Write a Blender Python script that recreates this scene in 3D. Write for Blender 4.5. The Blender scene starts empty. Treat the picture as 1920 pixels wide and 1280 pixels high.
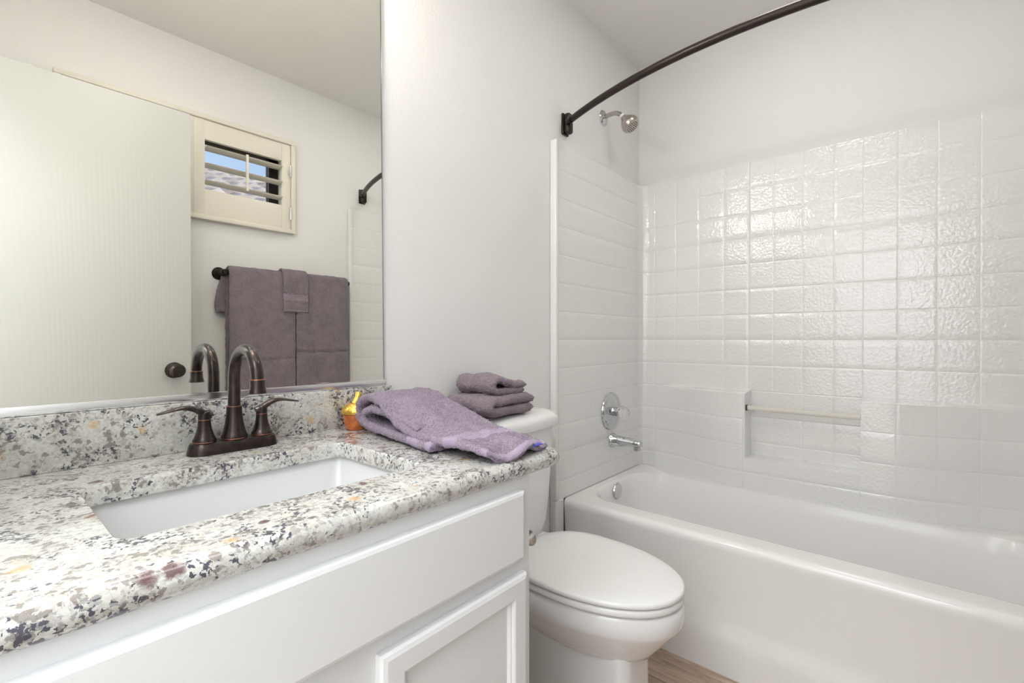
import bpy, bmesh, math, random
from mathutils import Vector, Matrix, noise
random.seed(4)
PI = math.pi
S = bpy.context.scene
C = S.collection

# ------------------------------------------------------------ camera
cd = bpy.data.cameras.new('camera'); cam = bpy.data.objects.new('camera', cd); C.objects.link(cam)
cam.location = (0, -1.1089, 1.0817)
cam.rotation_euler = (math.radians(90 - .2888), 0, math.radians(40.6701 - 90))
cd.sensor_width = 36; cd.lens = 36 * 887.18 / 1920; cd.clip_start = .02; cd.clip_end = 200
S.camera = cam
# ------------------------------------------------------------ view
S.view_settings.view_transform = 'Standard'; S.view_settings.look = 'None'
S.view_settings.gamma = 1; S.view_settings.use_curve_mapping = False
S.view_settings.exposure = 0.30
# ------------------------------------------------------------ world: clear blue sky outside the window
w = bpy.data.worlds.new('sky'); S.world = w; w.use_nodes = True
nt = w.node_tree; bg = nt.nodes['Background']
sky = nt.nodes.new('ShaderNodeTexSky'); sky.sky_type = 'NISHITA'; sky.sun_disc = False
sky.sun_elevation = math.radians(48); sky.sun_rotation = math.radians(200)
nt.links.new(sky.outputs[0], bg.inputs[0]); bg.inputs[1].default_value = .125
def lamp(name, kind, loc, energy, color, size=None, rot=(0, 0, 0), sy=None, spread=None):
    d = bpy.data.lights.new(name, kind); o = bpy.data.objects.new(name, d); C.objects.link(o)
    o.location = loc; o.rotation_euler = rot; d.energy = energy; d.color = color
    if kind == 'AREA':
        d.size = size
        if sy: d.shape = 'RECTANGLE'; d.size_y = sy
    elif kind == 'POINT': d.shadow_soft_size = size or .05
    elif kind == 'SUN': d.angle = math.radians(.6)
    return o
lamp('sun', 'SUN', (0, -5, 8), 3.2, (1, .95, .88), rot=(math.radians(-30), math.radians(52), 0))
# ceiling lamp in the bathroom, above and behind the camera, and added fills over the tub and in the hallway beyond the doorway
lamp('ceiling_lamp_light', 'AREA', (.52, -.80, 2.46), 1.8, (.985, .985, .98), .36)
lamp('tub_fill_light', 'AREA', (1.55, -.80, 2.478), 2.6, (1, .98, .955), .30)  # added fill from above for the tub and surround, no known fixture
lamp('hall_overhead_fill', 'AREA', (-.75, -.95, 2.42), 29, (.92, .965, 1), .9, sy=.9)  # added soft overhead fill through the doorway, in place of flash and ambient light
lamp('hall_side_fill', 'AREA', (-1.36, -.9, 1.25), 5.5, (.92, .965, 1), 1.6, rot=(0, math.radians(-90), 0), sy=1.1)  # added fill panel aimed at the tub apron and long wall, not a window
VANITY_W = 125   # emission of the three frosted bulbs over the mirror

# ------------------------------------------------------------ materials
def mat(name, col, rough=.5, metal=0, coat=0, spec=.5, trans=0, ior=1.45, emit=None, es=1, sheen=0):
    m = bpy.data.materials.new(name); m.use_nodes = True
    b = m.node_tree.nodes['Principled BSDF']
    b.inputs['Base Color'].default_value = (*col, 1); b.inputs['Roughness'].default_value = rough
    b.inputs['Metallic'].default_value = metal; b.inputs['Coat Weight'].default_value = coat
    b.inputs['Specular IOR Level'].default_value = spec; b.inputs['Transmission Weight'].default_value = trans
    b.inputs['IOR'].default_value = ior; b.inputs['Sheen Weight'].default_value = sheen
    if emit:
        b.inputs['Emission Color'].default_value = (*emit, 1); b.inputs['Emission Strength'].default_value = es
    return m
def N(m, t, **kw):
    n = m.node_tree.nodes.new(t)
    for k, v in kw.items():
        if k in n.inputs.keys() if isinstance(k, str) else False: n.inputs[k].default_value = v
        else: setattr(n, k, v)
    return n
def L(m, a, b): m.node_tree.links.new(a, b)
def P(m): return m.node_tree.nodes['Principled BSDF']
def coords(m, scale=(1, 1, 1)):
    g = N(m, 'ShaderNodeNewGeometry'); mp = N(m, 'ShaderNodeMapping'); mp.inputs['Scale'].default_value = scale
    L(m, g.outputs['Position'], mp.inputs['Vector']); return mp.outputs[0]
def bump(m, src, dist, strength=1, prev=None):
    b = N(m, 'ShaderNodeBump'); b.inputs['Distance'].default_value = dist; b.inputs['Strength'].default_value = strength
    L(m, src, b.inputs['Height'])
    if prev: L(m, prev, b.inputs['Normal'])
    L(m, b.outputs[0], P(m).inputs['Normal']); return b.outputs[0]
def noise_tex(m, vec, scale, detail=2, rough=.5, dist=0):
    n = N(m, 'ShaderNodeTexNoise'); n.inputs['Scale'].default_value = scale; n.inputs['Detail'].default_value = detail
    n.inputs['Roughness'].default_value = rough; n.inputs['Distortion'].default_value = dist
    if vec: L(m, vec, n.inputs['Vector'])
    return n
def ramp(m, src, stops, interp='LINEAR'):
    r = N(m, 'ShaderNodeValToRGB'); cr = r.color_ramp; cr.interpolation = interp
    while len(cr.elements) < len(stops): cr.elements.new(.5)
    for e, (p, c) in zip(cr.elements, stops):
        e.position = p; e.color = (*c, 1) if len(c) == 3 else c
    L(m, src, r.inputs[0]); return r.outputs[0]
def mix(m, fac, a, b, mode='MIX'):
    x = N(m, 'ShaderNodeMix'); x.data_type = 'RGBA'; x.blend_type = mode
    for s, i in ((fac, 0), (a, 6), (b, 7)):
        if hasattr(s, 'links'): L(m, s, x.inputs[i])
        elif isinstance(s, tuple): x.inputs[i].default_value = (*s, 1)
        else: x.inputs[i].default_value = s
    return x.outputs[2]
def math_n(m, op, a, b=None):
    x = N(m, 'ShaderNodeMath'); x.operation = op
    for i, s in enumerate((a, b)):
        if s is None: continue
        if hasattr(s, 'links'): L(m, s, x.inputs[i])
        else: x.inputs[i].default_value = s
    return x.outputs[0]

def wall_mat(name, col):
    m = mat(name, col, .55, spec=.25); v = coords(m)
    n = noise_tex(m, v, 130, 3, .55); bump(m, n.outputs[0], .0022, .55); return m
M = {}
M['wall'] = wall_mat('wall_paint', (.86, .857, .848))
M['ceiling'] = wall_mat('ceiling_paint', (.86, .845, .82))
M['white_wood'] = mat('white_cabinet_paint', (.84, .85, .865), .38)
M['door'] = mat('door_paint', (.56, .56, .54), .45)
v = coords(M['door'], (14, 14, 1.1)); n = N(M['door'], 'ShaderNodeTexWave'); n.wave_type = 'RINGS'; n.rings_direction = 'Y'
n.inputs['Scale'].default_value = 1.6; n.inputs['Distortion'].default_value = 6; n.inputs['Detail'].default_value = 3; n.inputs['Detail Scale'].default_value = .5
L(M['door'], v, n.inputs['Vector']); bump(M['door'], n.outputs['Fac'], .0006, .16)
M['cream'] = mat('shutter_paint', (.83, .79, .70), .4)
M['mirror'] = mat('mirror_glass', (.925, .93, .885), 0, 1)
M['bevel'] = mat('mirror_edge', (.55, .56, .56), .15, 1)
M['chrome'] = mat('chrome', (.60, .61, .63), .07, 1)
M['alu'] = mat('aluminium_channel', (.80, .81, .83), .22, 1)
M['nickel'] = mat('nickel', (.58, .57, .56), .3, 1)
M['shower'] = mat('shower_head_metal', (.50, .46, .42), .22, 1)
M['black'] = mat('dark_gap', (.02, .018, .016), .6)
M['bronze'] = mat('oil_rubbed_bronze', (.060, .042, .038), .30, .85, coat=.25)
v = coords(M['bronze'], (1, 1, 1)); n = noise_tex(M['bronze'], v, 60, 3)
L(M['bronze'], ramp(M['bronze'], n.outputs[0], [(.35, (.036, .028, .028)), (.7, (.070, .050, .046))]), P(M['bronze']).inputs['Base Color'])
M['bronze_dark'] = mat('dark_bronze', (.040, .030, .026), .34, .6)
M['copper'] = mat('copper_edge', (.40, .19, .13), .35, 1)
M['ceramic'] = mat('white_ceramic', (.87, .87, .87), .08, coat=.3)
M['sink'] = mat('sink_porcelain', (.74, .75, .76), .08, coat=.3)
M['seat'] = mat('toilet_seat_plastic', (.90, .90, .895), .16)
M['acrylic'] = mat('tub_acrylic', (.90, .895, .885), .14, coat=.2)
def surround_mat():
    m = mat('surround_fiberglass', (.85, .847, .838), .22, coat=1.0); v = coords(m)
    n = noise_tex(m, v, 105, 1, .4); nb = bump(m, n.outputs[0], .0022, .5); nc = N(m, 'ShaderNodeBump'); nc.inputs['Distance'].default_value = .0013; nc.inputs['Strength'].default_value = 1; L(m, n.outputs[0], nc.inputs['Height']); L(m, nc.outputs[0], P(m).inputs['Coat Normal']); P(m).inputs['Coat Roughness'].default_value = .06; return m
M['surround'] = surround_mat()
M['clear'] = mat('clear_acrylic', (.93, .90, .84), .06, trans=.35, ior=1.2)
M['crystal'] = mat('clear_acrylic_knob', (.95, .94, .92), .05, trans=.85, ior=1.45)
M['glass'] = mat('window_glass', (1, 1, 1), 0, trans=1, ior=1.0)
M['brass'] = mat('gold_paint', (.78, .50, .10), .28, .75)
n = noise_tex(M['brass'], coords(M['brass']), 90, 2); bump(M['brass'], n.outputs[0], .004, .5)
M['terracotta'] = mat('orange_glaze', (.50, .13, .025), .3, coat=.4)
n = noise_tex(M['terracotta'], coords(M['terracotta']), 70, 2)
L(M['terracotta'], ramp(M['terracotta'], n.outputs[0], [(.35, (.40, .085, .02)), (.7, (.60, .19, .04))]), P(M['terracotta']).inputs['Base Color'])
M['blue'] = mat('blue_sticker', (.03, .05, .55), .4)
M['white_plastic'] = mat('white_plastic', (.85, .85, .85), .3)
M['bulb'] = mat('frosted_bulb', (.9, .9, .9), .5, emit=(1, .93, .84), es=VANITY_W)
M['stucco'] = wall_mat('neighbour_stucco', (.6, .52, .42))
M['bowl_drain'] = M['chrome']

def towel_mat(name, a, b):
    m = mat(name, a, .95, spec=.1, sheen=.35); P(m).inputs['Sheen Roughness'].default_value = .6
    v = coords(m); n = noise_tex(m, v, 300, 2, .6, .6); n2 = noise_tex(m, v, 25, 3)
    c = mix(m, ramp(m, n.outputs[0], [(.3, (0, 0, 0)), (.75, (1, 1, 1))]), a, b)
    c = mix(m, ramp(m, n2.outputs[0], [(.3, (0, 0, 0)), (.8, (.35, .35, .35))]), c, tuple(min(1, x * 1.25) for x in b))
    L(m, c, P(m).inputs['Base Color']); bump(m, n.outputs[0], .011, 1.0); return m
M['lavender'] = towel_mat('lavender_terry', (.20, .14, .215), (.54, .42, .57))
M['mauve'] = towel_mat('mauve_terry', (.19, .14, .178), (.48, .375, .45))
M['mauve_dark'] = towel_mat('dusty_mauve_terry', (.15, .115, .138), (.43, .335, .40))
def band_mat(name, a):
    m = mat(name, a, .7, spec=.2, sheen=.2); v = coords(m, (1, 1, 1))
    n = noise_tex(m, v, 900, 1); bump(m, n.outputs[0], .001, .5); return m
M['lavender_band'] = band_mat('lavender_woven_band', (.36, .29, .40))
M['mauve_band'] = band_mat('mauve_woven_band', (.33, .25, .33))
M['mauve_dark_band'] = band_mat('dusty_mauve_woven_band', (.30, .24, .29))

def granite():
    m = mat('granite', (.7, .7, .7), .12, coat=.35)
    v = coords(m)
    wn = noise_tex(m, v, 95, 5, .65)
    vm = N(m, 'ShaderNodeVectorMath'); vm.operation = 'MULTIPLY_ADD'; L(m, wn.outputs['Color'], vm.inputs[0])
    vm.inputs[1].default_value = (.018, .018, .018); L(m, v, vm.inputs[2]); wv = vm.outputs[0]
    def voro(scale, feature='F1'):
        x = N(m, 'ShaderNodeTexVoronoi'); x.feature = feature; x.inputs['Scale'].default_value = scale; L(m, wv, x.inputs['Vector']); return x
    def val(x):
        s = N(m, 'ShaderNodeSeparateColor'); L(m, x.outputs['Color'], s.inputs[0]); return s.outputs[0], s.outputs[1], s.outputs[2]
    a = voro(235); a0, a1, a2 = val(a)
    big = noise_tex(m, v, 13, 4, .6, .8); big2 = noise_tex(m, v, 21, 3, .6); mp = N(m, 'ShaderNodeVectorMath'); mp.operation = 'ADD'
    L(m, v, mp.inputs[0]); mp.inputs[1].default_value = (3.1, 7.2, 1.7); L(m, mp.outputs[0], big2.inputs['Vector'])
    # pale quartz ground with grey-beige drifts
    base = ramp(m, big2.outputs[0], [(.34, (.70, .72, .69)), (.48, (.60, .60, .56)), (.60, (.42, .395, .35)), (.72, (.54, .52, .48))])
    flecks = ramp(m, a1, [(0, (.74, .755, .735)), (.42, (.64, .645, .62)), (.70, (.53, .515, .49)), (.88, (.38, .36, .345))], 'CONSTANT')
    fn = noise_tex(m, v, 420, 3, .65)
    col = mix(m, .50, base, flecks); col = mix(m, ramp(m, fn.outputs[0], [(.42, (0, 0, 0)), (.70, (.45, .45, .45))]), col, (.42, .40, .385))
    # dark mica in clusters
    thr = math_n(m, 'ADD', a0, math_n(m, 'MULTIPLY', math_n(m, 'SUBTRACT', big.outputs[0], .5), 2.3))
    dark = ramp(m, thr, [(0, (0, 0, 0)), (.76, (0, 0, 0)), (.82, (.45, .45, .45)), (.97, (1, 1, 1))], 'CONSTANT')
    col = mix(m, dark, col, (.085, .085, .11))
    b = voro(150); b0, b1, b2 = val(b)
    thr2 = math_n(m, 'ADD', b0, math_n(m, 'MULTIPLY', math_n(m, 'SUBTRACT', big2.outputs[0], .5), 1.6))
    d2 = ramp(m, thr2, [(0, (0, 0, 0)), (.93, (.75, .75, .75))], 'CONSTANT')
    col = mix(m, d2, col, (.20, .17, .155))
    # ochre and garnet patches
    g = voro(44); g0, g1, g2 = val(g)
    och = math_n(m, 'MULTIPLY', ramp(m, g0, [(0, (0, 0, 0)), (.965, (1, 1, 1))], 'CONSTANT'), ramp(m, g.outputs['Distance'], [(.2, (.7, .7, .7)), (.55, (0, 0, 0))]))
    col = mix(m, och, col, (.62, .36, .13))
    gar = math_n(m, 'MULTIPLY', ramp(m, g1, [(0, (0, 0, 0)), (.975, (1, 1, 1))], 'CONSTANT'), ramp(m, g.outputs['Distance'], [(.3, (.9, .9, .9)), (.5, (0, 0, 0))]))
    col = mix(m, gar, col, (.13, .06, .065))
    L(m, col, P(m).inputs['Base Color']); return m
M['granite'] = granite()

def floor_mat():
    m = mat('wood_plank_floor', (.3, .2, .15), .45); g = N(m, 'ShaderNodeNewGeometry')
    mp = N(m, 'ShaderNodeMapping'); mp.inputs['Rotation'].default_value = (0, 0, PI / 2); L(m, g.outputs['Position'], mp.inputs['Vector'])
    br = N(m, 'ShaderNodeTexBrick'); L(m, mp.outputs[0], br.inputs['Vector'])
    br.inputs['Color1'].default_value = (.20, .20, .20, 1); br.inputs['Color2'].default_value = (.75, .75, .75, 1); br.inputs['Mortar'].default_value = (0, 0, 0, 1)
    br.inputs['Scale'].default_value = 1; br.inputs['Brick Width'].default_value = 1.2; br.inputs['Row Height'].default_value = .18
    br.inputs['Mortar Size'].default_value = .0012; br.offset = .37
    v = coords(m, (40, 3.2, 1)); n = noise_tex(m, v, 1.6, 5, .62, 1.4)
    c = ramp(m, n.outputs[0], [(.3, (.35, .25, .185)), (.5, (.54, .41, .32)), (.72, (.70, .57, .46))])
    c = mix(m, .35, c, br.outputs['Color'], 'OVERLAY'); c = mix(m, br.outputs['Fac'], c, (.1, .06, .04))
    L(m, c, P(m).inputs['Base Color']); bump(m, n.outputs[0], .001, .4); return m
M['floor'] = floor_mat()
def roof_mat():
    m = mat('concrete_roof_tile', (.5, .42, .38), .85); v = coords(m); n = noise_tex(m, v, 3.5, 3)
    L(m, ramp(m, n.outputs[0], [(.3, (.50, .43, .42)), (.5, (.66, .60, .58)), (.7, (.78, .73, .70))]), P(m).inputs['Base Color']); return m
M['roof'] = roof_mat()

# ------------------------------------------------------------ mesh helpers
def sharpen(me, ang=.6):
    bm = bmesh.new(); bm.from_mesh(me)
    bmesh.ops.recalc_face_normals(bm, faces=bm.faces)
    for e in bm.edges:
        e.smooth = not (len(e.link_faces) == 2 and e.calc_face_angle(0) > ang)
    for f in bm.faces: f.smooth = True
    bm.to_mesh(me); bm.free()
def obj(name, vf, m, parent=None, ang=.6, mats=None, fm=None):
    v, f = vf
    me = bpy.data.meshes.new(name); me.from_pydata([tuple(p) for p in v], [], f)
    me.materials.append(M[m])
    for x in (mats or []): me.materials.append(M[x])
    if fm:
        for p, i in zip(me.polygons, fm): p.material_index = i
    sharpen(me, ang)
    o = bpy.data.objects.new(name, me); C.objects.link(o)
    if parent: o.parent = parent; o.matrix_parent_inverse = Matrix.Translation(-parent.location) if False else Matrix()
    if parent:
        w = Matrix.Translation(world_loc(parent)); o.location = -world_loc(parent)
    return o
def world_loc(o):
    l = Vector(o.location); p = o.parent
    while p: l = l + Vector(p.location); p = p.parent
    return l
def tag(o, label, cat, group=None):
    o['label'] = label; o['category'] = cat
    if group: o['group'] = group
    return o
def thing(name, loc, label, cat, group=None):
    o = bpy.data.objects.new(name, None); C.objects.link(o); o.location = loc; o.empty_display_size = .05
    return tag(o, label, cat, group)
def struct(o): o['kind'] = 'structure'; return o
def merge(*ps):
    V, F = [], []
    for v, f in ps:
        n = len(V); V += list(v); F += [[i + n for i in q] for q in f]
    return V, F
def box(x0, x1, y0, y1, z0, z1, bev=0, seg=2):
    bm = bmesh.new(); bmesh.ops.create_cube(bm, size=1)
    for v in bm.verts: v.co = Vector(((x0 + x1) / 2 + v.co.x * (x1 - x0), (y0 + y1) / 2 + v.co.y * (y1 - y0), (z0 + z1) / 2 + v.co.z * (z1 - z0)))
    if bev: bmesh.ops.bevel(bm, geom=bm.edges[:], offset=bev, segments=seg, profile=.5, affect='EDGES')
    r = from_bm(bm); return r
def from_bm(bm):
    bm.verts.index_update(); r = ([v.co.copy() for v in bm.verts], [[v.index for v in f.verts] for f in bm.faces]); bm.free(); return r
def loft(rings, cap0=True, cap1=True, closed=True):
    n = len(rings[0]); V = [p for r in rings for p in r]; F = []
    for i in range(len(rings) - 1):
        for j in range(n if closed else n - 1):
            k = (j + 1) % n; F.append([i * n + j, i * n + k, (i + 1) * n + k, (i + 1) * n + j])
    if cap0: F.append(list(range(n))[::-1])
    if cap1: F.append([(len(rings) - 1) * n + j for j in range(n)])
    return V, F
def lathe(prof, origin=(0, 0, 0), axis=(0, 0, 1), n=32):
    ax = Vector(axis).normalized(); q = Vector((0, 0, 1)).rotation_difference(ax); o = Vector(origin)
    rings = [[o + q @ Vector((r * math.cos(2 * PI * k / n), r * math.sin(2 * PI * k / n), h)) for k in range(n)] for r, h in prof]
    return loft(rings)
def catmull(pts, per=8):
    pts = [Vector(p) for p in pts]; P_ = [pts[0] * 2 - pts[1]] + pts + [pts[-1] * 2 - pts[-2]]; out = []
    for i in range(1, len(P_) - 2):
        for k in range(per):
            t = k / per; a, b, c, d = P_[i - 1:i + 3]
            out.append(.5 * ((2 * b) + (c - a) * t + (2 * a - 5 * b + 4 * c - d) * t * t + (3 * b - 3 * c + d - a) * t ** 3))
    out.append(pts[-1]); return out
def tube(path, r, n=16, flat=None):
    """r number or list; flat = (ratio, up vector) squashes the section"""
    path = [Vector(p) for p in path]; m_ = len(path); rs = r if isinstance(r, (list, tuple)) else [r] * m_
    rings = []; up = None
    for i, p in enumerate(path):
        t = (path[min(i + 1, m_ - 1)] - path[max(i - 1, 0)]).normalized()
        if up is None:
            up = Vector(flat[1]) if flat else (Vector((0, 0, 1)) if abs(t.z) < .9 else Vector((1, 0, 0)))
        up = (up - t * up.dot(t)).normalized(); s = t.cross(up)
        k = flat[0] if flat else 1
        rings.append([p + rs[i] * (math.cos(a) * s + math.sin(a) * up * k) for a in [2 * PI * j / n for j in range(n)]])
    return loft(rings)
def rrect(x0, x1, y0, y1, r, z, k=6):
    out = []
    if not isinstance(r, (tuple, list)): r = (r,) * 4
    for (cx, cy, a0, rr) in ((x1 - r[0], y1 - r[0], 0, r[0]), (x0 + r[1], y1 - r[1], 90, r[1]), (x0 + r[2], y0 + r[2], 180, r[2]), (x1 - r[3], y0 + r[3], 270, r[3])):
        for j in range(k + 1):
            a = math.radians(a0 + 90 * j / k); out.append(Vector((cx + rr * math.cos(a), cy + rr * math.sin(a), z)))
    return out
def smooth(a, b, x):
    t = max(0, min(1, (x - a) / (b - a))) if a != b else float(x > a); return t * t * (3 - 2 * t)
def extrude_profile_x(prof, x0, x1):
    return loft([[Vector((x, y, z)) for y, z in prof] for x in (x0, x1)])
def extrude_profile_y(prof, y0, y1):
    return loft([[Vector((x, y, z)) for x, z in prof] for y in (y0, y1)])

# ------------------------------------------------------------ THE ROOM
XD, XB, YC, H = -.16, 2.309, -1.524, 2.488
struct(obj('floor', box(-1.5, 2.45, YC - .1, .1, -.05, 0), 'floor'))
struct(obj('ceiling', box(-1.5, 2.45, YC - .1, .1, H, H + .05), 'ceiling'))
struct(obj('wall_back', box(XD, 2.45, 0, .1, 0, H), 'wall'))                # mirror wall
struct(obj('wall_right', box(XB, XB + .1, YC, 0, 0, H), 'wall'))           # long tub wall
WX0, WX1, WZ0, WZ1 = .285, 1.150, 1.705, 2.110
struct(obj('wall_front', merge(box(XD, WX0, YC - .12, YC, 0, H), box(WX1, 2.45, YC - .12, YC, 0, H),
      box(WX0, WX1, YC - .12, YC, 0, WZ0), box(WX0, WX1, YC - .12, YC, WZ1, H)), 'wall'))   # window wall
struct(obj('wall_left', merge(box(XD - .1, XD, -.46, 0, 0, H), box(XD - .1, XD, YC, -1.30, 0, H), box(XD - .1, XD, -1.30, -.46, 2.06, H)), 'wall'))
struct(obj('wall_hall', merge(box(-1.5, -1.4, YC, 0, 0, H), box(-1.4, XD - .1, 0, .1, 0, H), box(-1.4, XD - .1, YC - .1, YC, 0, H)), 'wall'))
struct(obj('trim_1', merge(box(XD - .001, XD + .012, -.46, -.40, 0, 2.12, .003), box(XD - .001, XD + .012, -1.30, -.46, 2.06, 2.12, .003)), 'white_wood'))
struct(obj('baseboard_front', box(.66, 1.50, YC, YC + .012, 0, .08, .003), 'white_wood'))
struct(obj('baseboard_back', box(.74, 1.52, -.012, 0, 0, .08, .003), 'white_wood'))
struct(obj('trim_2', extrude_profile_y([(1.560, .0), (1.566, .009), (1.572, .012), (1.585, .012), (1.585, 0)], -1.50, -.03), 'floor'))

# window in the front wall (seen in the mirror)
win = bpy.data.objects.new('window_1', None); C.objects.link(win); win.location = (.7, YC - .1, WZ0); struct(win)
fr = YC - .10
obj('window_frame', merge(box(WX0, WX1, fr - .02, fr + .02, WZ1 - .045, WZ1), box(WX0, WX1, fr - .02, fr + .02, WZ0, WZ0 + .035),
     box(WX0, WX0 + .04, fr - .02, fr + .02, WZ0, WZ1), box(WX1 - .05, WX1, fr - .02, fr + .02, WZ0, WZ1)), 'bronze_dark', win)
obj('window_pane', box(WX0 + .04, WX1 - .05, fr - .003, fr + .003, WZ0 + .035, WZ1 - .045), 'glass', win)

# plantation shutter
sh = thing('plantation_shutter', (.7175, YC, 1.66), 'cream painted window shutter with open louvers above the hanging towels', 'shutter')
X0, X1, Z0, Z1 = .24, 1.195, 1.655, 2.157
Yw = YC
def frame_mb(x0, x1, z0, z1, w, y0, y1, b=.003):
    return merge(box(x0, x1, y0, y1, z1 - w, z1, b), box(x0, x1, y0, y1, z0, z0 + w, b), box(x0, x0 + w, y0, y1, z0 + w, z1 - w, b), box(x1 - w, x1, y0, y1, z0 + w, z1 - w, b))
obj('shutter_frame', merge(frame_mb(X0, X1, Z0, Z1, .022, Yw, Yw + .034), frame_mb(X0 + .008, X1 - .008, Z0 + .008, Z1 - .008, .03, Yw, Yw + .017)), 'cream', sh)
for (a, b) in ((X0 + .024, .7173), (.7177, X1 - .024)):
    st = .046
    ox0, ox1, oz0, oz1 = a + st, b - st, 1.802, 2.040
    pm = merge(box(a, ox0, Yw - .004, Yw + .024, Z0 + .0225, Z1 - .0235, .001), box(ox1, b, Yw - .004, Yw + .024, Z0 + .0225, Z1 - .0235, .001),
               box(ox0, ox1, Yw - .002, Yw + .022, oz1, Z1 - .0235, .001), box(ox0, ox1, Yw - .002, Yw + .022, Z0 + .0225, oz0, .001))
    po = obj('shutter_panel', pm, 'cream', sh)
    for z in (2.003, 1.921, 1.840):
        prof = [(Yw + .010 + .031 * math.cos(t) - .0, z + .0048 * math.sin(t) + .0035 * math.cos(t)) for t in [2 * PI * k / 16 for k in range(16)]]
        obj('louver', extrude_profile_x(prof, ox0 + .001, ox1 - .001), 'cream', po)
    cx = (ox0 + ox1) / 2
    obj('tilt_rod', box(cx - .006, cx + .006, Yw + .042, Yw + .052, 1.828, 2.012, .002), 'cream', po)
    hx = X1 - .028 if b > .8 else X0 + .028
    for z in (1.76, 2.02 - .03):
        obj('hinge', lathe([(.0035, -.033), (.0052, -.031), (.0052, .031), (.0035, .033)], (hx, Yw + .036, z), n=12), 'alu', po)

# neighbour's tiled roof outside the window
nb = thing('neighbour_house', (1.5, -9, 0), 'neighbouring roof of pale concrete tiles seen through the window louvers', 'house')
V, F = [], []
ys = 8.0; rows = 14; nx = 520
xs = [-5 + 14 * i / nx for i in range(nx + 1)]
lev = []
for r in range(rows):
    for t, lift in ((0, .0), (.06, .0), (.96, .05), (.99, .055)):
        s = (r + t) * .34; lev.append((s, lift))
for s, lift in lev:
    for x in xs:
        wv = .075 * (1 - abs(math.sin(PI * x / .30)) ** 1.5)
        V.append((x, -(ys - s * .91), 3.95 - s * .91 * .45 + lift * 1.0 + wv))
for i in range(len(lev) - 1):
    for j in range(nx): F.append([i * (nx + 1) + j, i * (nx + 1) + j + 1, (i + 1) * (nx + 1) + j + 1, (i + 1) * (nx + 1) + j])
obj('roof_tiles', (V, F), 'roof', nb, ang=.9)
obj('ridge_cap', tube([(-5, -ys - .05, 3.97), (9, -ys - .05, 3.97)], .07, 12), 'roof', nb)
obj('house_wall', box(-4.6, 8.6, -ys - 4, -4.6, 0, 2.05), 'stucco', nb)

# door leaf swung open against the window wall, seen in the mirror
dr = bpy.data.objects.new('door_1', None); C.objects.link(dr); dr.location = (XD + .02, -1.285, 0); struct(dr)
obj('door_panel', box(XD + .015, .641, -1.297, -1.262, .012, 2.040, .002), 'door', dr)
hd = obj('door_handle', merge(lathe([(.0, 0), (.031, 0), (.033, .003), (.031, .008), (.020, .012), (.0125, .015), (.0115, .032), (.022, .038), (.0275, .048), (.0275, .058), (.020, .066), (.0, .068)], (.578, -1.262, .952), (0, 1, 0), 32)), 'bronze_dark', dr)
obj('latch', box(.6405, .6425, -1.288, -1.271, .925, .98, .0005), 'bronze_dark', dr)

# ------------------------------------------------------------ MIRROR
mr = thing('wall_mirror', (.3, -.006, .966), 'large frameless wall mirror with a metal channel resting above the granite backsplash', 'mirror')
obj('mirror_glass', loft([[Vector((XD + .005, y, .966)), Vector((.747, y, .966)), Vector((.737, y, 2.10)), Vector((XD + .005, y, 2.10))] for y in (-.0065, -.002)]), 'mirror', mr)
obj('mirror_edge', loft([[Vector((.7475, y, .966)), Vector((.7500, y, .966)), Vector((.7400, y, 2.10)), Vector((.7375, y, 2.10))] for y in (-.007, -.0015)]), 'bevel', mr)
obj('metal_channel', box(XD + .005, .752, -.0125, -.0015, .957, .9725, .001), 'alu', mr)

# ------------------------------------------------------------ COUNTERTOP
ZC = .861
ct = thing('granite_countertop', (.3, -.3, ZC), 'speckled white and grey granite countertop with bullnose edge on the white vanity', 'countertop')
SX0, SX1, SY0, SY1 = .112, .530, -.447, -.168
k = 8
def slab_ring(d, z): return rrect(XD + .002, .803 - d, -.563 + d, -.002, (.004, .004, .004, .030), z, k)
rings = [rrect(SX0, SX1, SY0, SY1, .022, ZC - .030, k), rrect(SX0, SX1, SY0, SY1, .022, ZC - .004, k), rrect(SX0 - .003, SX1 + .003, SY0 - .003, SY1 + .003, .025, ZC, k)]
R_ = .0175
for a in range(0, 181, 18):
    t = math.radians(a); rings.append(slab_ring(R_ * (1 - math.sin(t)), ZC - R_ + R_ * math.cos(t)))
rings.append(rrect(SX0 - .03, SX1 + .03, SY0 - .03, SY1 + .03, .03, ZC - .035, k))
vf = loft(rings, False, False); n = 4 * (k + 1); m_ = len(rings)
for j in range(n): vf[1].append([(m_ - 1) * n + j, (m_ - 1) * n + (j + 1) % n, (j + 1) % n, j])
obj('counter_slab', vf, 'granite', ct, ang=.9)
obj('backsplash', box(XD + .002, .765, -.0205, -.001, ZC, .9565, .002), 'granite', ct)

# sink
sk = thing('undermount_sink', (.32, -.31, .73), 'white rectangular undermount sink basin set in the granite countertop', 'sink')
o_ = .004; sr = []
for d, z in ((-.028, -.0305), (-.006, -.0305), (-.006, -.034), (-.001, -.045), (.006, -.10), (.016, -.13), (.035, -.145), (.07, -.150)):
    sr.append(rrect(SX0 - o_ + d, SX1 + o_ - d, SY0 - o_ + d, SY1 + o_ - d, max(.02, .026 + d * .5), ZC + z, k))
inner = loft(sr, False, True)
out = [rrect(SX0 - o_ + d, SX1 + o_ - d, SY0 - o_ + d, SY1 + o_ - d, .03, ZC + z, k) for d, z in ((-.028, -.0305), (-.028, -.045), (-.012, -.05), (-.004, -.11), (.02, -.15), (.06, -.165))]
obj('basin', merge(inner, loft(out, False, True)), 'sink', sk, ang=1.0)
obj('drain', lathe([(0, 0), (.022, 0), (.022, .003), (.017, .004), (.0, .002)], (.321, -.305, ZC - .1499)), 'chrome', sk)

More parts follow.
